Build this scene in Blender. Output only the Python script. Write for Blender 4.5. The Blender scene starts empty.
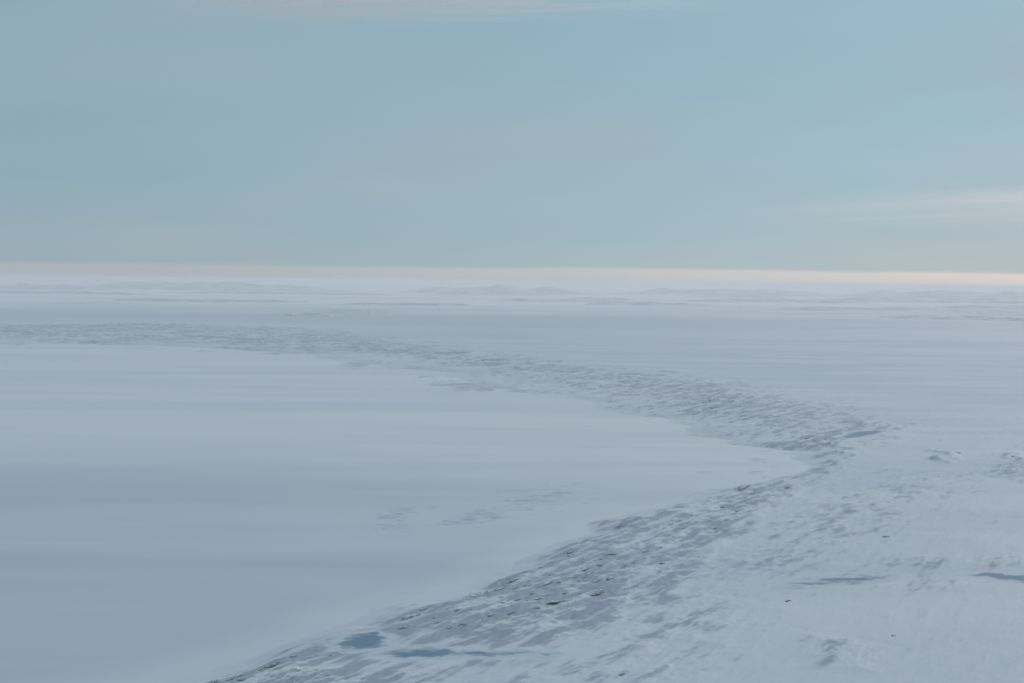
import bpy, bmesh, math, random
import numpy as np
from mathutils import Matrix, Vector

sc = bpy.context.scene
col = sc.collection
R = math.radians

# ------------------------------------------------------------------ camera
EYE = 500.0                                   # metres above the frozen bay
LENS = 50.0
W, H = 1024, 683
F_PX = W * LENS / 36.0
HORIZON_MID, ROLL = 282.0, math.atan(11.0 / 1024.0)
PITCH = math.atan((H / 2 - HORIZON_MID) / F_PX)
fwd = Vector((0, math.cos(PITCH), -math.sin(PITCH)))
r0 = Vector((1, 0, 0)); u0 = r0.cross(fwd)
right = r0 * math.cos(ROLL) + u0 * math.sin(ROLL)
up = u0 * math.cos(ROLL) - r0 * math.sin(ROLL)
cam_d = bpy.data.cameras.new('camera')
cam = bpy.data.objects.new('camera', cam_d); col.objects.link(cam)
m = Matrix((right, up, -fwd)).transposed().to_4x4(); m.translation = (0, 0, EYE)
cam.matrix_world = m
cam_d.lens = LENS; cam_d.sensor_width = 36; cam_d.clip_start = 1; cam_d.clip_end = 600000
sc.camera = cam

def at(px, py, z=0.0):
    """the point of the place that the photograph shows at a pixel, at height z"""
    d = fwd * F_PX + right * (px - W / 2) + up * (H / 2 - py)
    if d.z > -0.4: d.z = -0.4
    t = (z - EYE) / d.z
    return (d.x * t, d.y * t)

# ------------------------------------------------------------------ sky and sun
SUN_EL, SUN_AZ = 24.0, 38.0                    # azimuth clockwise from straight ahead (+Y)
SKY = 0.10
world = bpy.data.worlds.new('World'); sc.world = world; world.use_nodes = True
nt = world.node_tree; nt.nodes.clear()
def N(tree, t, **kw):
    n = tree.nodes.new(t)
    for k, v in kw.items():
        if k in n.bl_rna.properties.keys(): setattr(n, k, v)
        else: n.inputs[k].default_value = v
    return n
def mth(tree, op, a, b=None, c=None, clamp=False):
    n = tree.nodes.new('ShaderNodeMath'); n.operation = op; n.use_clamp = clamp
    for i, v in enumerate((a, b, c)):
        if v is None: continue
        if isinstance(v, (int, float)): n.inputs[i].default_value = v
        else: tree.links.new(v, n.inputs[i])
    return n.outputs[0]
def sstep(tree, v, lo, hi, to0=0.0, to1=1.0):
    n = tree.nodes.new('ShaderNodeMapRange'); n.interpolation_type = 'SMOOTHSTEP'
    tree.links.new(v, n.inputs[0])
    for i, x in enumerate((lo, hi, to0, to1)): n.inputs[i + 1].default_value = x
    return n.outputs[0]
def mixc(tree, fac, a, b):
    n = tree.nodes.new('ShaderNodeMix'); n.data_type = 'RGBA'
    for s, v in ((n.inputs[0], fac), (n.inputs[6], a), (n.inputs[7], b)):
        if isinstance(v, (int, float)): s.default_value = v
        elif isinstance(v, tuple): s.default_value = (*v, 1)
        else: tree.links.new(v, s)
    return n.outputs[2]
def noise(tree, vec, scale, detail=4, rough=0.5, dist=0.0):
    n = tree.nodes.new('ShaderNodeTexNoise')
    n.inputs['Scale'].default_value = scale; n.inputs['Detail'].default_value = detail
    n.inputs['Roughness'].default_value = rough; n.inputs['Distortion'].default_value = dist
    tree.links.new(vec, n.inputs['Vector'])
    return n.outputs[0]
def mapped(tree, vec, scale=(1, 1, 1), rot=(0, 0, 0), loc=(0, 0, 0)):
    n = tree.nodes.new('ShaderNodeMapping')
    n.inputs['Scale'].default_value = scale; n.inputs['Rotation'].default_value = rot; n.inputs['Location'].default_value = loc
    tree.links.new(vec, n.inputs[0]); return n.outputs[0]

sky = N(nt, 'ShaderNodeTexSky', sky_type='NISHITA')
sky.sun_disc = False; sky.sun_elevation = R(SUN_EL); sky.sun_rotation = R(SUN_AZ)
sky.altitude = 500; sky.air_density = 1.0; sky.dust_density = 0.6; sky.ozone_density = 1.5
tc = nt.nodes.new('ShaderNodeTexCoord')
sep = nt.nodes.new('ShaderNodeSeparateXYZ'); nt.links.new(tc.outputs['Generated'], sep.inputs[0])
# a high veil of thin cloud covers the sky down to a clear strip just over the horizon
vn = noise(nt, mapped(nt, tc.outputs['Generated'], (2.2, 2.2, 9.0), (0, R(3), 0)), 1.6, 3, 0.45, 0.3)
vn2 = noise(nt, mapped(nt, tc.outputs['Generated'], (3, 3, 26.0), (0, R(-2), 0)), 1.3, 3, 0.5, 0.4)
elev = mth(nt, 'ADD', sep.outputs[2], mth(nt, 'MULTIPLY', mth(nt, 'SUBTRACT', vn2, 0.5), 0.006))
cover = sstep(nt, elev, 0.0015, 0.0115)
veil_c = mixc(nt, sstep(nt, sep.outputs[0], -0.4, 0.38), (2.5, 3.95, 4.68), (2.9, 4.75, 5.5))
veil_c = mixc(nt, sstep(nt, vn, 0.40, 0.70, 0.0, 0.7), veil_c, (3.15, 4.3, 4.8))
veil_f = mth(nt, 'MAXIMUM', mth(nt, 'MULTIPLY', cover, sstep(nt, vn2, 0.3, 0.7, 0.89, 0.91)), 0.72)
tint = nt.nodes.new('ShaderNodeMix'); tint.data_type = 'RGBA'; tint.blend_type = 'MULTIPLY'; tint.inputs[0].default_value = 1
nt.links.new(sky.outputs[0], tint.inputs[6]); tint.inputs[7].default_value = (1.06, .86, 1.06, 1)
lit = mixc(nt, veil_f, tint.outputs[2], veil_c)
bg = nt.nodes.new('ShaderNodeBackground'); bg.inputs[1].default_value = SKY
nt.links.new(lit, bg.inputs[0])
wo = nt.nodes.new('ShaderNodeOutputWorld'); nt.links.new(bg.outputs[0], wo.inputs[0])

sun_d = bpy.data.lights.new('sun', 'SUN'); sun = bpy.data.objects.new('sun', sun_d); col.objects.link(sun)
sun_d.energy = 1.28; sun_d.angle = R(8); sun_d.color = (1.0, 0.91, 0.81)
sv = Vector((math.sin(R(SUN_AZ)) * math.cos(R(SUN_EL)), math.cos(R(SUN_AZ)) * math.cos(R(SUN_EL)), math.sin(R(SUN_EL))))
sun.rotation_euler = sv.to_track_quat('Z', 'Y').to_euler(); sun.location = (0, 0, 6000)

sc.view_settings.view_transform = 'Standard'; sc.view_settings.look = 'None'
sc.view_settings.exposure = -0.03; sc.view_settings.gamma = 1.0; sc.view_settings.use_curve_mapping = False
sc.cycles.volume_bounces = 1; sc.cycles.max_bounces = 6; sc.cycles.transparent_max_bounces = 12

HAZE_DENSITY = 2.6e-5
HAZE_COLOR = (1.0, 0.965, 0.985)
HAZE_TOP = EYE + 70.0

# ------------------------------------------------------------------ helpers
def tag(o, label=None, cat=None, group=None, kind=None):
    if label: o['label'] = label
    if cat: o['category'] = cat
    if group: o['group'] = group
    if kind: o['kind'] = kind
    return o

def hash2(ix, iy, seed):
    h = (ix.astype(np.uint32) * np.uint32(374761393) + iy.astype(np.uint32) * np.uint32(668265263) + np.uint32((seed * 2246822519 + 3266489917) & 0xffffffff))
    h = (h ^ (h >> np.uint32(13))) * np.uint32(1274126177)
    return h ^ (h >> np.uint32(16))
def perlin(x, y, seed=0):
    xi = np.floor(x); yi = np.floor(y); fx = (x - xi).astype(np.float32); fy = (y - yi).astype(np.float32)
    xi = xi.astype(np.int64); yi = yi.astype(np.int64)
    u = fx * fx * fx * (fx * (fx * 6 - 15) + 10); v = fy * fy * fy * (fy * (fy * 6 - 15) + 10)
    def g(dx, dy):
        a = hash2((xi + dx) & 0xffffffff, (yi + dy) & 0xffffffff, seed).astype(np.float32) * np.float32(2 * math.pi / 4294967296.0)
        return np.cos(a) * (fx - dx) + np.sin(a) * (fy - dy)
    n0 = g(0, 0) * (1 - u) + g(1, 0) * u; n1 = g(0, 1) * (1 - u) + g(1, 1) * u
    return (n0 * (1 - v) + n1 * v) * 1.4
def fbm(x, y, wl, octs=4, seed=0, rough=0.5, ridged=False):
    s = 0; a = 1.0; t = 0
    for k in range(octs):
        n = perlin(x / wl + 17.3 * k, y / wl - 9.1 * k, seed + k)
        if ridged: n = 1 - 2 * np.abs(n)
        s = s + a * n; t += a; a *= rough; wl /= 2.03
    return s / t
def ss(v, lo, hi):
    t = np.clip((v - lo) / (hi - lo), 0, 1); return t * t * (3 - 2 * t)

def poly_sd(x, y, pts):
    """signed distance to a polygon, positive inside"""
    d = np.full(x.shape, 1e20); inside = np.zeros(x.shape, bool)
    n = len(pts)
    for i in range(n):
        ax, ay = pts[i]; bx, by = pts[(i + 1) % n]
        ex, ey = bx - ax, by - ay
        wx, wy = x - ax, y - ay
        t = np.clip((wx * ex + wy * ey) / (ex * ex + ey * ey), 0, 1)
        d = np.minimum(d, (wx - ex * t) ** 2 + (wy - ey * t) ** 2)
        c = (ay > y) != (by > y)
        if by != ay: inside ^= c & (x < (bx - ax) * (y - ay) / (by - ay) + ax)
    return np.where(inside, 1, -1) * np.sqrt(d)
P = lambda *pp, z=0.0: [at(px, py, z) for px, py in pp]

# ------------------------------------------------------------------ the lie of the land
BAY = P((20, 725), (160, 687), (300, 645), (392, 614), (470, 588), (540, 556), (600, 526), (680, 500), (760, 482), (812, 468),
        (800, 453), (770, 447), (740, 443), (690, 434), (640, 418), (560, 398), (500, 387), (440, 374), (380, 363), (300, 354), (200, 348), (100, 344),
        (0, 343), (-160, 343), (-400, 347)) + [(-9000, 1500), (-2500, -600), (-900, 700)]
ZONES = [
    (P((470, 640), (560, 560), (640, 510), (760, 478), (840, 460), (815, 492), (750, 535), (670, 600), (570, 650), (440, 690), z=13), 1.0, .03),
    (P((120, 705), (180, 685), (330, 638), (352, 646), (350, 672), (270, 720), z=12), 1.3, .02),
    (P((790, 436), (815, 422), (862, 420), (880, 432), (850, 440), (845, 462), (815, 466), (822, 448), z=12), 1.2, .02),
    (P((420, 604), (540, 548), (640, 508), (700, 492), (690, 512), (600, 556), (480, 610), z=12), 1.2, .02),
    # rocky ground: outline, strength, edge softness relative to distance
    (P((120, 705), (170, 685), (320, 634), (462, 578), (600, 516), (720, 484), (830, 452), (850, 466), (760, 505), (700, 545), (610, 610), (490, 665), (400, 730), z=12), 1.0, .03),
    (P((500, 690), (640, 600), (760, 530), (900, 470), (960, 470), (900, 520), (820, 560), (720, 640), (640, 700), z=14), .82, .075),
    (P((775, 440), (800, 420), (850, 412), (905, 425), (900, 438), (850, 446), (845, 470), (810, 470), (815, 452), (780, 446), z=12), 0.98, .035),
    (P((-200, 324), (0, 324), (150, 322), (330, 328), (450, 342), (560, 360), (700, 374), (820, 396), (890, 424), (820, 440), (745, 442), (640, 412),
       (540, 390), (430, 368), (330, 354), (150, 345), (0, 342), (-200, 343), z=12), .9, .075),
    (P((730, 600), (780, 570), (900, 560), (1060, 560), (1060, 590), (900, 600), z=12), .5, .03),
    (P((990, 460), (1010, 448), (1080, 440), (1080, 480), (1000, 480), z=12), .75, .02),
    (P((930, 458), (945, 448), (965, 452), (960, 462), z=12), .95, .008),
    (P((480, 640), (640, 625), (700, 640), (660, 690), (500, 690), z=12), .5, .03),
    (P((800, 640), (880, 650), (870, 675), (790, 668), z=12), .45, .02),
    (P((280, 311), (350, 309), (420, 312), (350, 317), z=12), .9, .03),
    (P((860, 306), (1080, 302), (1080, 318), (960, 316), z=12), .8, .03),
    (P((30, 298), (200, 296), (190, 303), (40, 304), z=12), .6, .03),
]
PONDS = {  # hollows with bare ice: outline, level
    'pool': (P((327, 651), (342, 642), (360, 637), (380, 637), (392, 643), (391, 650), (378, 655), (358, 657), (342, 656), z=12), 11.0),
    'tongue': (P((366, 660), (392, 653), (420, 651), (480, 654), (560, 656), (560, 661), (480, 663), (400, 665), z=12), 10.6),
    'stripe': (P((768, 593), (798, 582), (850, 577), (900, 576), (908, 581), (872, 588), (820, 591), (788, 595), z=14), 13.0),
    'blade': (P((952, 579), (985, 576), (1024, 579), (1085, 583), (1085, 591), (1022, 588), (985, 583), z=14), 13.0),
    'sliver': (P((836, 438), (852, 432), (873, 430.5), (890, 431.5), (876, 435.5), (856, 439), z=13), 12.5),
}
def height(x, y, want=False, flat=True):
    r = np.sqrt(x * x + y * y)
    warp = np.clip(r * .016, 15, 320)
    wx = x + 1.2 * warp * fbm(x, y, 420, 3, 77) + warp * fbm(x, y, 160, 3, 71) + 1.5 * warp * fbm(x, y, 900, 2, 75); wy = y + warp * fbm(x, y, 160, 3, 72) + 1.5 * warp * fbm(x, y, 900, 2, 76)
    sd = -poly_sd(wx, wy, BAY)                      # inland positive
    rock = np.zeros(x.shape)
    for pts, k, soft in ZONES:
        d = poly_sd(wx, wy, pts)
        rock = np.maximum(rock, k * ss(d, -r * soft * .6, r * soft))
    bank = ss(sd, -25 - r * .004, 60 + r * .022) * (11 - 5.5 * ss(r, 3000, 4200)) + ss(sd, 40, 700) * 4
    roll = fbm(x, y, 900, 4, 3) * 7 + fbm(x, y, 5200, 3, 5) * 14 * ss(r, 4000, 15000)
    # rolling snow, wind-cut drifts, and hummocks of rock that stand out of it
    ang = R(28); ca, sa = math.cos(ang), math.sin(ang)
    lx, ly = x * ca - y * sa, x * sa + y * ca       # ly runs along the near ridge
    strike = 1.25 * fbm(lx, ly / 4.5, 48, 4, 11, .6, True)
    hum = fbm(x, y, 130, 5, 21, .55, True)
    hum2 = fbm(x, y, 420, 5, 31, .5, True)
    far = ss(r, 4200, 9000)
    inland = ss(sd, -15, 90)
    rel = rock * ((1 - far) * (5.5 * strike + 3.4 * hum) + far * (15 * hum2 + 5 * hum)) + (1 - rock) * (0.9 * strike * (1 - far) + .8 * hum + far * 2.0 * hum2)
    h = -5 + 5 * ss(sd, -60, -10) + bank + inland * (roll + 1.5) + inland * (rel + rock * 2.5)
    h = h + ss(sd, 30, 120) * np.maximum(0, 3 - h) * .9
    for pts, lev in (PONDS.values() if flat else ()):
        bx = np.array(pts); c = bx.mean(0); rad = np.abs(bx - c).max() + 150
        s = (np.abs(x - c[0]) < rad) & (np.abs(y - c[1]) < rad)
        if s.any():
            d = poly_sd(x[s], y[s], pts); k = ss(d, -110, 6)
            h[s] = h[s] * (1 - k) + lev * k
            rock[s] = rock[s] * (1 - .7 * ss(d, -25, 0))
    if want: return h, rock, sd, r
    return h

for key, (pts, lev) in list(PONDS.items()):
    c = np.array(pts)
    PONDS[key] = (pts, float(height(c[:, 0], c[:, 1], flat=False).mean()))

PONDS['tongue'] = (PONDS['tongue'][0], PONDS['pool'][1])

# a sheet of the ground, finest where it is near and in front
a_in = np.linspace(-27, 27, 1060)
g = np.cumsum(np.geomspace(.06, 8, 60)); g = 27 + g * (153 - 0) / g[-1]
ang = np.radians(np.concatenate([-g[::-1][1:], a_in, g]))            # closes behind the camera
near = 1 / np.linspace(1 / 1450, 1 / 7500, 520)
farr = np.geomspace(7500, 140000, 560)[1:]
rad = np.concatenate([np.geomspace(1, 1450, 60)[:-1], near, farr])
AA, RR = np.meshgrid(ang, rad)
X = (RR * np.sin(AA)).ravel(); Y = (RR * np.cos(AA)).ravel()
nr, na = RR.shape
Hh, ROCK, SD, RAD = height(X, Y, True)

def grid_faces(nr, na):
    i = np.arange(nr * na).reshape(nr, na)
    q = np.stack([i[:-1, :-1], i[:-1, 1:], i[1:, 1:], i[1:, :-1]], -1).reshape(-1, 4)
    close = np.stack([i[:-1, -1], i[:-1, 0], i[1:, 0], i[1:, -1]], -1).reshape(-1, 4)
    return np.concatenate([q, close])
FACES = grid_faces(nr, na)[:, ::-1]
def mesh_np(name, co, faces, mat, attrs=None, smooth=True):
    used = np.unique(faces); remap = np.full(len(co), -1, np.int64); remap[used] = np.arange(len(used))
    co = co[used]; faces = remap[faces]
    me = bpy.data.meshes.new(name)
    me.vertices.add(len(co)); me.vertices.foreach_set('co', co.astype(np.float32).ravel())
    n = len(faces); k = faces.shape[1]
    me.loops.add(n * k); me.loops.foreach_set('vertex_index', faces.astype(np.int32).ravel())
    me.polygons.add(n); me.polygons.foreach_set('loop_start', np.arange(0, n * k, k, dtype=np.int32))
    me.polygons.foreach_set('use_smooth', np.full(n, smooth))
    for key, v in (attrs or {}).items():
        at_ = me.attributes.new(key, 'FLOAT', 'POINT'); at_.data.foreach_set('value', v[used].astype(np.float32))
    me.update(calc_edges=True); me.materials.append(mat)
    o = bpy.data.objects.new(name, me); col.objects.link(o); return o

# ------------------------------------------------------------------ materials
def material(name):
    mt = bpy.data.materials.new(name); mt.use_nodes = True; t = mt.node_tree
    return mt, t, t.nodes['Principled BSDF'], t.nodes['Material Output']
SNOW = (0.855, 0.788, 0.822)
CRUST_SHADE = (0.645, 0.632, 0.712)       # wind-glazed snow, also the tone of painted cloud shade
ROCKC = (0.115, 0.105, 0.10)
BLUE = (0.13, 0.25, 0.35)

def along(tree, vec, rot, stretch):
    n = tree.nodes.new('ShaderNodeMapping'); n.vector_type = 'TEXTURE'
    n.inputs['Rotation'].default_value = (0, 0, rot); n.inputs['Scale'].default_value = (1, stretch, 1)
    tree.links.new(vec, n.inputs[0]); return n.outputs[0]
def ground_material():
    mt, t, b, out = material('snow over rock')
    geo = t.nodes.new('ShaderNodeNewGeometry'); pos = geo.outputs['Position']
    att = t.nodes.new('ShaderNodeAttribute'); att.attribute_name = 'exposure'; ex = att.outputs['Fac']
    fine = noise(t, along(t, pos, R(-33), 4.0), 1 / 19.0, 5, .62, .4)
    mid = noise(t, along(t, pos, R(-40), 2.0), 1 / 120.0, 5, .55, .3)
    big = noise(t, mapped(t, pos, (1, .55, 1)), 1 / 1500.0, 4, .5, .5)
    e = mth(t, 'ADD', ex, mth(t, 'MULTIPLY', mth(t, 'SUBTRACT', fine, .5), .95))
    bare = sstep(t, e, .20, .62)
    crust_shade = mth(t, 'MULTIPLY', sstep(t, mth(t, 'ADD', mth(t, 'MULTIPLY', mid, .5), mth(t, 'MULTIPLY', big, .5)), .42, .6), .7)
    crust_shade = mth(t, 'MAXIMUM', crust_shade, sstep(t, e, .16, .52))
    shade_att = t.nodes.new('ShaderNodeAttribute'); shade_att.attribute_name = 'snow_shade'
    crust_shade = mth(t, 'MAXIMUM', mth(t, 'MULTIPLY', crust_shade, shade_att.outputs['Fac']), mth(t, 'SUBTRACT', shade_att.outputs['Fac'], .25), clamp=True)
    # streaks of wind-packed snow across the open ground
    st1 = noise(t, mapped(t, pos, (.22, 1, 1), (0, 0, R(-5))), 1 / 420.0, 4, .55, .4)
    st2 = noise(t, mapped(t, pos, (.18, 1, 1), (0, 0, R(3))), 1 / 2600.0, 4, .5, .4)
    streak = sstep(t, mth(t, 'ADD', mth(t, 'MULTIPLY', st1, .5), mth(t, 'MULTIPLY', st2, .5)), .42, .62)
    crust_shade = mth(t, 'ADD', crust_shade, mth(t, 'MULTIPLY', streak, .62), clamp=True)
    sunlit = sstep(t, shade_att.outputs['Fac'], .12, .0)
    crust_shade = mth(t, 'MULTIPLY', crust_shade, mth(t, 'SUBTRACT', 1.0, mth(t, 'MULTIPLY', sunlit, .7)))
    snow = mixc(t, crust_shade, mixc(t, sunlit, SNOW, (.92, .87, .90)), CRUST_SHADE)  # far snow painted brighter as if sunlit, nearer snow darker as cloud shade
    snow = mixc(t, mth(t, 'MULTIPLY', mth(t, 'SUBTRACT', shade_att.outputs['Fac'], .75, clamp=True), 1.3, clamp=True), snow, (.47, .51, .58))  # deepest step of the painted cloud shade
    rockc = mixc(t, sstep(t, noise(t, pos, 1 / 70.0, 3), .40, .62), (.12, .165, .24), (.15, .17, .22))
    rockc = mixc(t, sstep(t, big, .45, .58), rockc, (.135, .185, .265))
    c = mixc(t, mth(t, 'MULTIPLY', bare, .50), snow, rockc)
    t.links.new(c, b.inputs['Base Color'])
    b.inputs['Roughness'].default_value = .75; b.inputs['Specular IOR Level'].default_value = .25
    bp = t.nodes.new('ShaderNodeBump'); bp.inputs['Strength'].default_value = .6; bp.inputs['Distance'].default_value = 1.6
    t.links.new(mth(t, 'ADD', fine, mth(t, 'MULTIPLY', mid, 1.5)), bp.inputs['Height']); t.links.new(bp.outputs[0], b.inputs['Normal'])
    return mt
def bay_material():
    mt, t, b, out = material('wind-swept bay snow')
    geo = t.nodes.new('ShaderNodeNewGeometry'); pos = geo.outputs['Position']
    # long soft bands of cloud shadow painted into the bay's snow colour
    band = noise(t, mapped(t, pos, (.16, 1, 1), (0, 0, R(-4))), 1 / 620.0, 4, .5, .9)
    band2 = noise(t, mapped(t, pos, (.22, 1, 1), (0, 0, R(5))), 1 / 170.0, 5, .55, .3)
    big = noise(t, mapped(t, pos, (.6, 1, 1)), 1 / 3200.0, 2, .5)
    v = mth(t, 'ADD', mth(t, 'MULTIPLY', band, .75), mth(t, 'MULTIPLY', band2, .25))
    f = sstep(t, v, .31, .68)
    f = mth(t, 'MULTIPLY', f, sstep(t, big, .3, .6, .55, 1.0))
    att = t.nodes.new('ShaderNodeAttribute'); att.attribute_name = 'band_tone'
    shadow_band = mixc(t, att.outputs['Fac'], (.575, .56, .635), (.73, .695, .77))
    c = mixc(t, f, shadow_band, mixc(t, att.outputs['Fac'], (.72, .69, .765), SNOW))
    att2 = t.nodes.new('ShaderNodeAttribute'); att2.attribute_name = 'patch'
    sp = mth(t, 'ADD', mth(t, 'MULTIPLY', noise(t, pos, 1 / 26.0, 5, .65, .3), .5), mth(t, 'MULTIPLY', noise(t, along(t, pos, R(-50), 1.6), 1 / 95.0, 4, .6, .3), .5))
    c = mixc(t, mth(t, 'MULTIPLY', sstep(t, mth(t, 'ADD', sp, mth(t, 'MULTIPLY', mth(t, 'SUBTRACT', att2.outputs['Fac'], 1.0), .28)), .42, .58), .75), c, (.40, .46, .53))
    t.links.new(c, b.inputs['Base Color']); b.inputs['Roughness'].default_value = .7; b.inputs['Specular IOR Level'].default_value = .25
    bp = t.nodes.new('ShaderNodeBump'); bp.inputs['Strength'].default_value = .35; bp.inputs['Distance'].default_value = 1.0
    t.links.new(band2, bp.inputs['Height']); t.links.new(bp.outputs[0], b.inputs['Normal'])
    return mt
def ice_material():
    mt, t, b, out = material('bare blue ice')
    geo = t.nodes.new('ShaderNodeNewGeometry'); pos = geo.outputs['Position']
    att = t.nodes.new('ShaderNodeAttribute'); att.attribute_name = 'rim'
    n = noise(t, mapped(t, pos, (.45, 1, 1)), 1 / 20.0, 6, .65, .6)
    f = sstep(t, mth(t, 'ADD', att.outputs['Fac'], mth(t, 'MULTIPLY', mth(t, 'SUBTRACT', n, .5), 1.7)), .14, .66)
    c = mixc(t, noise(t, pos, 1 / 25.0, 3), (.075, .16, .26), (.145, .25, .365))
    t.links.new(mixc(t, f, (.62, .625, .69), c), b.inputs['Base Color'])
    t.links.new(mth(t, 'SUBTRACT', .75, mth(t, 'MULTIPLY', f, .4)), b.inputs['Roughness'])
    return mt
def outcrop_material():
    mt, t, b, out = material('rock with snow caught on top')
    geo = t.nodes.new('ShaderNodeNewGeometry'); pos = geo.outputs['Position']
    s = t.nodes.new('ShaderNodeSeparateXYZ'); t.links.new(geo.outputs['Normal'], s.inputs[0])
    n = noise(t, pos, 1 / 6.0, 4, .6)
    f = sstep(t, mth(t, 'ADD', s.outputs[2], mth(t, 'MULTIPLY', mth(t, 'SUBTRACT', n, .5), .9)), 0.82, 1.15)
    c = mixc(t, noise(t, pos, 1 / 9.0, 4, .6), (.14, .17, .22), (.19, .21, .25))
    t.links.new(mixc(t, f, c, SNOW), b.inputs['Base Color']); b.inputs['Roughness'].default_value = .85
    return mt
GROUND_M, BAY_M, ICE_M, OUT_M = ground_material(), bay_material(), ice_material(), outcrop_material()

# how bare the ground is: rocky zones, most on slopes the south wind scours
Hg = Hh.reshape(nr, na)
dr = np.gradient(Hg, axis=0) / np.gradient(RR, axis=0)               # rise away from the camera side
FARK = ss(RAD, 4200, 9000)
ca_, sa_ = math.cos(R(28)), math.sin(R(28))
brk = fbm(X * ca_ - Y * sa_, (X * sa_ + Y * ca_) / 3.6, 32, 4, 41, .6) * (1 - FARK) + fbm(X, Y / 2.0, 150, 4, 43, .62) * FARK
brk = brk * .7 + .5 * fbm(X * ca_ - Y * sa_, (X * sa_ + Y * ca_) / 4.0, 17, 2, 44, .6) * (1 - FARK) + .3 * fbm(X, Y / 2, 70, 2, 47) * FARK; brk2 = fbm(X, Y, 600, 4, 45, .5)
slope = np.clip(dr.ravel(), -.6, .6)
ca_, sa_ = math.cos(R(28)), math.sin(R(28))
rib = fbm(X * ca_ - Y * sa_, (X * sa_ + Y * ca_) / 7.0, 55, 3, 48, .55, True)
slope = slope * (1 - .55 * FARK)
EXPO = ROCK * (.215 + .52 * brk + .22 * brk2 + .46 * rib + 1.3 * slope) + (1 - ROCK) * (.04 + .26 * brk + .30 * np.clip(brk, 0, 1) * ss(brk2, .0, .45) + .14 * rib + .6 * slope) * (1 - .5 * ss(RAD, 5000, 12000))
gap = ss(fbm(X, Y / 2.2, 700, 4, 88, .55), -.32, .12)                # drifts that bury stretches of the shore
EXPO = EXPO * (1 - (1 - gap) * ss(-SD, -60 - RAD * .03, 0) * .9 * ss(RAD, 5200, 6800))
EXPO = np.where(SD > 5, EXPO, EXPO * ss(SD, -60, 5))
# beyond about 23 km the snow is painted sunlit; cloud shade is painted on the land before it, most of all behind the far shore
SNOW_SHADE = ss(-RAD * (1 + .35 * fbm(X / 2.5, Y, 9000, 4, 91)), -32000, -20000) * .72
SNOW_SHADE = SNOW_SHADE + (.42 + .5 * fbm(X / 3.5, Y, 2600, 4, 97)) * ss(poly_sd(X, Y, P((-400, 312), (-100, 303), (300, 303), (560, 310), (800, 312), (700, 332), (560, 352), (300, 330), (0, 326), (-400, 326))), -3000, 4000) * ss(-RAD * (1 + .3 * fbm(X / 2.5, Y, 8000, 3, 93)), -30000, -19000)
SNOW_SHADE = SNOW_SHADE + .25 * ss(fbm(X / 3, Y, 15000, 3, 95), .1, .4) * ss(RAD, 24000, 30000)
ground = mesh_np('ground', np.stack([X, Y, Hh], 1), FACES, GROUND_M, {'exposure': EXPO, 'snow_shade': SNOW_SHADE}); tag(ground, kind='structure')

# the frozen bay lies under the foot of the banks
MARG = np.clip(RAD * .03, 90, 320)
keep = (SD[FACES] < MARG[FACES]).all(1) & (RAD[FACES] < 20000).all(1)
cx0, cy0 = at(120, 560)
Zb = 0.5 * fbm(X, Y / 1.0, 700, 3, 61)
band_tone = ss(-SD, 900, -80) * .0 + ss(np.hypot((X + 900) / 2600, (Y - 1900) / 2200), .35, 1.25)
band_tone = np.maximum(band_tone, ss(-SD, 160, 20) * .6)
patch = np.zeros(X.shape)
for pts in (P((430, 520), (500, 496), (545, 480), (600, 484), (575, 512), (520, 524), (450, 530)), P((340, 540), (375, 508), (430, 500), (440, 522), (400, 540)), P((490, 545), (530, 538), (520, 546))):
    patch = np.maximum(patch, ss(poly_sd(X, Y, pts), -200, 160))
patch = np.maximum(patch, 1.25 * ss(SD, -150 - RAD * .09, -20) * ss(fbm(X, Y / 2.5, 380, 4, 89, .6), -.12, .25) * ss(RAD, 3300, 3900))
bay = mesh_np('frozen_bay', np.stack([X, Y, Zb], 1), FACES[keep], BAY_M, {'band_tone': band_tone, 'patch': patch}); tag(bay, kind='structure')

# ------------------------------------------------------------------ bare ice in the hollows
def pond(name, key, label, rim=26.0, wear=1.0):
    pts, lev = PONDS[key]
    a = np.array(pts); lo, hi = a.min(0) - 12, a.max(0) + 12
    step = 3.0
    xs = np.arange(lo[0], hi[0], step); ys = np.arange(lo[1], hi[1], step)
    gx, gy = np.meshgrid(xs, ys); x, y = gx.ravel(), gy.ravel()
    d = poly_sd(x + 13 * fbm(x, y, 34, 5, 81, .6), y + 30 * fbm(x, y, 34, 5, 82, .6), pts)
    f = grid_faces(*gx.shape)[:(gx.shape[0] - 1) * (gx.shape[1] - 1)]
    f = f[(d[f] > -4).all(1)]
    c = a.mean(0)
    z = np.full(x.shape, lev) + .1 - .2 * ss(-d, 0, 5)
    o = mesh_np(name, np.stack([x - c[0], y - c[1], z - lev], 1), f, ICE_M, {'rim': np.clip(d / rim, -.3, 1) * wear})
    o.location = (c[0], c[1], lev)
    return tag(o, label, 'frozen pond', 'patches of bare blue ice on the snowy land')
pond('frozen_pond', 'pool', 'dark blue frozen pool behind the rocky crest at the bottom of the ridge', 30.0, 1.1)
pond('frozen_pond', 'tongue', 'long dim slate-blue streak of ice and painted scarp shade trailing right from the dark blue pool', 34.0, .85)  # its right part is the shade of a scarp painted in ice colour
pond('frozen_pond', 'stripe', 'long pale teal ice stripe lying across the open snow slope', 55.0, .85)
pond('frozen_pond', 'blade', 'dark teal ice sliver cut off by the right edge of the view', 30.0, 1.2)
pond('frozen_pond', 'sliver', 'thin blue ice sliver at the bend of the rocky shore', 30.0, .8)

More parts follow.
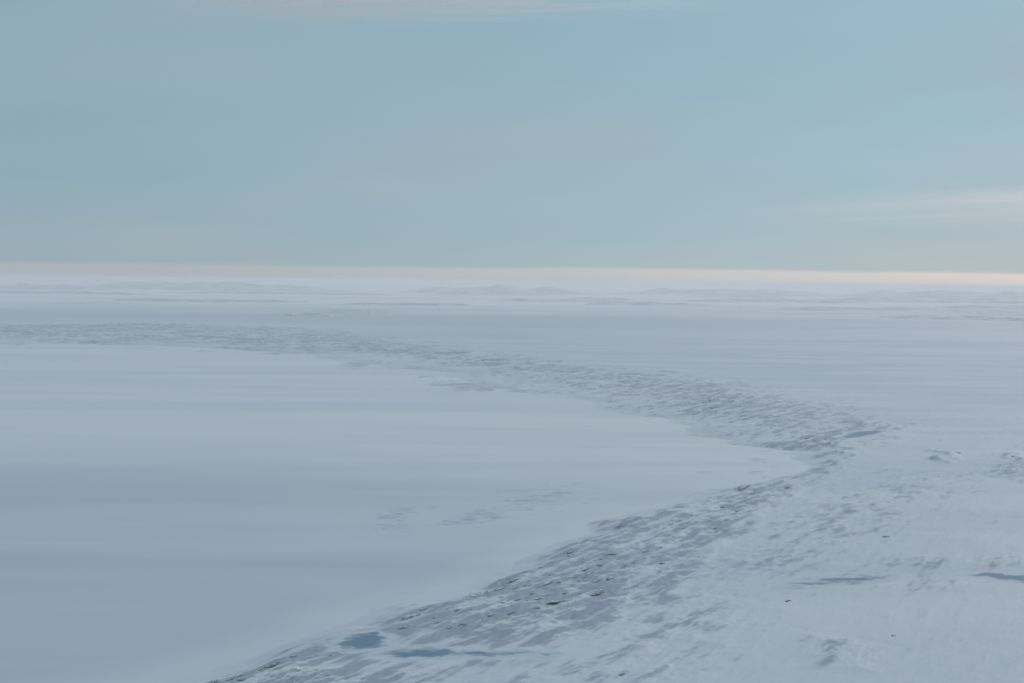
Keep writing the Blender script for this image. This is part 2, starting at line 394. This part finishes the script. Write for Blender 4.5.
# ------------------------------------------------------------------ hills on the skyline
def hill(px0, px1, py, r, top, seed, label=None):
    n, k = 150, 16
    x0, _ = at(px0, py); a0 = math.atan2(px0 - 512, F_PX); a1 = math.atan2(px1 - 512, F_PX)
    u = np.linspace(0, 1, n); v = np.linspace(-1, 1, k)
    V, U = np.meshgrid(v, u)
    A = a0 + (a1 - a0) * U; depth = r * .035
    rr = r + depth * V + r * .02 * np.sin(3 * U + seed)
    x = (rr * np.sin(A)).ravel(); y = (rr * np.cos(A)).ravel()
    prof = ss(U, 0, .25) * ss(-U, -1, -.7) * (.55 + .6 * fbm(U * 5, V * .5, 1.0, 4, seed, .55)) * (1 - V * V) ** .8
    z = (1.75 * top * np.clip(prof, 0, 2) - 4).ravel() + np.clip(height(x, y), 0, 60) * .6
    f = grid_faces(n, k)[:(n - 1) * (k - 1)]
    ex = .34 + 1.2 * fbm(x, y, r * .014, 4, seed + 7, .6)
    o = mesh_np('hill', np.stack([x, y, z], 1), f, GROUND_M, {'exposure': ex, 'snow_shade': np.full(len(x), .8)})
    return tag(o, kind='structure')
hill(-60, 120, 277, 60000, 190, 1)
hill(60, 360, 277, 64000, 310, 2)
hill(390, 610, 281, 62000, 270, 3)
hill(600, 860, 283, 64000, 260, 19)
hill(820, 1100, 285, 62000, 280, 20)
hill(560, 640, 292, 42000, 70, 4)
hill(670, 880, 293, 41000, 90, 5)
hill(790, 1090, 294, 45000, 130, 6)
hill(860, 1100, 309, 22500, 45, 7)
hill(275, 350, 313, 19500, 40, 8)
for px0, px1, r_, top_, sd_ in ((90, 330, 32000, 50, 9), (330, 480, 30000, 45, 10), (420, 560, 52000, 90, 11), (575, 720, 33000, 55, 12), (680, 800, 55000, 100, 13),
                                (-40, 160, 45000, 80, 14), (150, 420, 50000, 80, 15), (480, 640, 38000, 60, 16), (760, 960, 30000, 50, 17), (930, 1090, 34000, 65, 18)):
    hill(px0, px1, 290, r_, top_, sd_)

# ------------------------------------------------------------------ rock standing out of the snow
rng = np.random.RandomState(5)
def outcrop_mesh(seed):
    rs = np.random.RandomState(seed)
    bm = bmesh.new(); bmesh.ops.create_icosphere(bm, subdivisions=4, radius=1.0)
    co = np.array([v.co[:] for v in bm.verts])
    planes = rs.normal(size=(11, 3)); planes[:, 2] = np.abs(planes[:, 2]) * .7; planes /= np.linalg.norm(planes, axis=1)[:, None]
    offs = rs.uniform(.45, .85, 11)
    for p, o in zip(planes, offs):
        d = co @ p - o; co = co - np.clip(d, 0, None)[:, None] * p * .92
    co[:, 0] *= rs.uniform(.9, 1.5); co[:, 1] *= rs.uniform(.6, .9); co[:, 2] *= rs.uniform(.30, .46)
    nz = fbm(co[:, 0] * 3 + seed, co[:, 1] * 3, 1.0, 4, seed, .6)
    st = fbm(co[:, 2] * 9 + seed, co[:, 0] * 1.2, 1.0, 3, seed + 3, .6)
    co = co * (1 + .16 * nz + .07 * st)[:, None]
    for v, c in zip(bm.verts, co): v.co = c
    me = bpy.data.meshes.new('rock_outcrop'); bm.to_mesh(me); bm.free()
    me.materials.append(OUT_M); return me
SHAPES = [outcrop_mesh(100 + i) for i in range(9)]
def outcrop(x, y, size, label, group=None, shape=None, rot=None, flat=1.0, long=1.2):
    o = bpy.data.objects.new('rock_outcrop', SHAPES[rng.randint(len(SHAPES)) if shape is None else shape]); col.objects.link(o)
    z = float(height(np.array([x]), np.array([y]))[0])
    o.location = (x, y, z - size * .1)
    o.rotation_euler = (rng.uniform(-.1, .1), rng.uniform(-.1, .1), rng.normal(.95, .2) if rot is None else rot)
    o.scale = (size * long, size, size * flat * rng.uniform(.55, .85))
    return tag(o, label, 'rock outcrop', group)
# ledges scattered where the ground is barest, in three stretches of the ridge
def scatter(pts, n, smin, smax, label, group):
    d = poly_sd(X, Y, pts)
    ok = np.where((d > 0) & (EXPO > .45) & (SD > 25))[0]
    if len(ok) == 0: return
    order = ok[np.argsort(-EXPO[ok] + rng.rand(len(ok)) * .8)]
    got = []
    for i in order:
        if len(got) >= n: break
        if all((X[i] - X[j]) ** 2 + (Y[i] - Y[j]) ** 2 > 20 ** 2 for j in got): got.append(i)
    for i in got:
        s = min(smin * math.exp(abs(rng.normal(0, .55))), smax * 1.7)
        outcrop(X[i], Y[i], s, label, group, long=rng.uniform(1.8, 3.2))
scatter(P((170, 700), (200, 678), (330, 640), (345, 660), (300, 715), z=12), 26, 3, 7,
        'dark rock ledge in the rocky crest below the dark blue pool', 'rock ledges on the crest below the dark blue pool')
scatter(P((390, 625), (470, 580), (600, 518), (720, 486), (830, 455), (840, 470), (700, 540), (600, 600), (440, 640), z=12), 90, 4, 10,
        'dark rock ledge poking through snow along the near ridge above the bay', 'rock ledges along the near ridge')
scatter(P((775, 444), (800, 418), (905, 424), (860, 446), (845, 470), (810, 470), z=12), 20, 5, 11,
        'dark rock ledge at the bend where the shore turns back', 'rock ledges at the bend of the shore')
scatter(P((330, 330), (560, 360), (700, 376), (820, 400), (745, 440), (640, 410), (430, 366), z=12), 40, 9, 17,
        'blue-grey rock ledge in the far shore band across the bay', 'rock ledges on the far shore')
for px, py, s, lab in (
    (885, 538, 11.0, 'lone dark boulder outcrop on smooth snow, above the long ice stripe'),
    (893, 640, 6.0, 'tiny lone rock on the open snow below the long ice stripe'),
    (788, 604, 7.5, 'small low rock just below the left end of the long ice stripe'),
    (622, 677, 8.0, 'low broad rock in the snow at the very bottom of the picture'),
    (663, 565, 8.5, 'blocky single rock on bare snow inland of the near ridge'),
    (956, 452, 13.0, 'broad rock outcrop alone on the right-hand snowfield beyond the lone boulder'),
    (1014, 456, 12.0, 'rock outcrop at the right edge of the view on the upper snowfield')):
    x, y = at(px, py, 15.0); outcrop(x, y, s, lab, flat=1.25, shape=int(px) % len(SHAPES))

# ------------------------------------------------------------------ high thin clouds, well above the haze
def cloud_material(dens, scale, seed):
    mt = bpy.data.materials.new('cirrus'); mt.use_nodes = True; t = mt.node_tree; t.nodes.clear()
    tcn = t.nodes.new('ShaderNodeTexCoord'); g = tcn.outputs['Object']
    ln = t.nodes.new('ShaderNodeVectorMath'); ln.operation = 'LENGTH'; t.links.new(g, ln.inputs[0])
    n = noise(t, mapped(t, g, scale, loc=(seed, 0, 0)), 1.0, 4, .55, .5)
    fall = sstep(t, ln.outputs['Value'], 1.0, .15)
    d = mth(t, 'MULTIPLY', mth(t, 'MULTIPLY', fall, sstep(t, n, .38, .75)), dens)
    v = t.nodes.new('ShaderNodeVolumePrincipled'); v.inputs['Color'].default_value = (1.0, .86, .83, 1); v.inputs['Anisotropy'].default_value = .7
    t.links.new(d, v.inputs['Density'])
    o = t.nodes.new('ShaderNodeOutputMaterial'); t.links.new(v.outputs[0], o.inputs['Volume'])
    return mt
def cloud(px, py, alt, half, dens, scale, seed, rot, label, tilt=0.0):
    d = fwd * F_PX + right * (px - W / 2) + up * (H / 2 - py)
    t = (alt - EYE) / d.z
    bm = bmesh.new(); bmesh.ops.create_icosphere(bm, subdivisions=4, radius=1.0)
    me = bpy.data.meshes.new('cirrus_cloud'); bm.to_mesh(me); bm.free()
    o = bpy.data.objects.new('cirrus_cloud', me); col.objects.link(o)
    o.location = (d.x * t, d.y * t, alt); o.scale = half; o.rotation_euler = (0, tilt, rot)
    me.materials.append(cloud_material(dens, scale, seed))
    return tag(o, label, 'cloud', 'thin wisps of high cloud')
cloud(1060, 203, 3600, (15000, 7000, 900), 1.7e-4, (1.0, 2.0, 2.2), 1.0, R(6), 'pale pinkish wisp of cloud low at the right, above the horizon', R(-2.6))
cloud(430, 1, 3400, (3600, 1300, 170), 2.6e-3, (1.3, 2.5, 1.5), 4.0, R(-3), 'white wisp of cloud at the very top of the sky')

# ------------------------------------------------------------------ the air between
lo = min(float(Hh.min()), -5.0) - 1.0
bm = bmesh.new(); bmesh.ops.create_cube(bm, size=1.0)
me = bpy.data.meshes.new('haze'); bm.to_mesh(me); bm.free()
haze = bpy.data.objects.new('haze', me); col.objects.link(haze)
haze.location = (0, 0, (lo + HAZE_TOP) / 2); haze.scale = (290000, 290000, HAZE_TOP - lo)
hm = bpy.data.materials.new('haze'); hm.use_nodes = True; t = hm.node_tree; t.nodes.clear()
v = t.nodes.new('ShaderNodeVolumePrincipled'); v.inputs['Color'].default_value = (*HAZE_COLOR, 1)
v.inputs['Density'].default_value = HAZE_DENSITY; v.inputs['Anisotropy'].default_value = 0.25
o = t.nodes.new('ShaderNodeOutputMaterial'); t.links.new(v.outputs[0], o.inputs['Volume'])
me.materials.append(hm); tag(haze, kind='stuff')
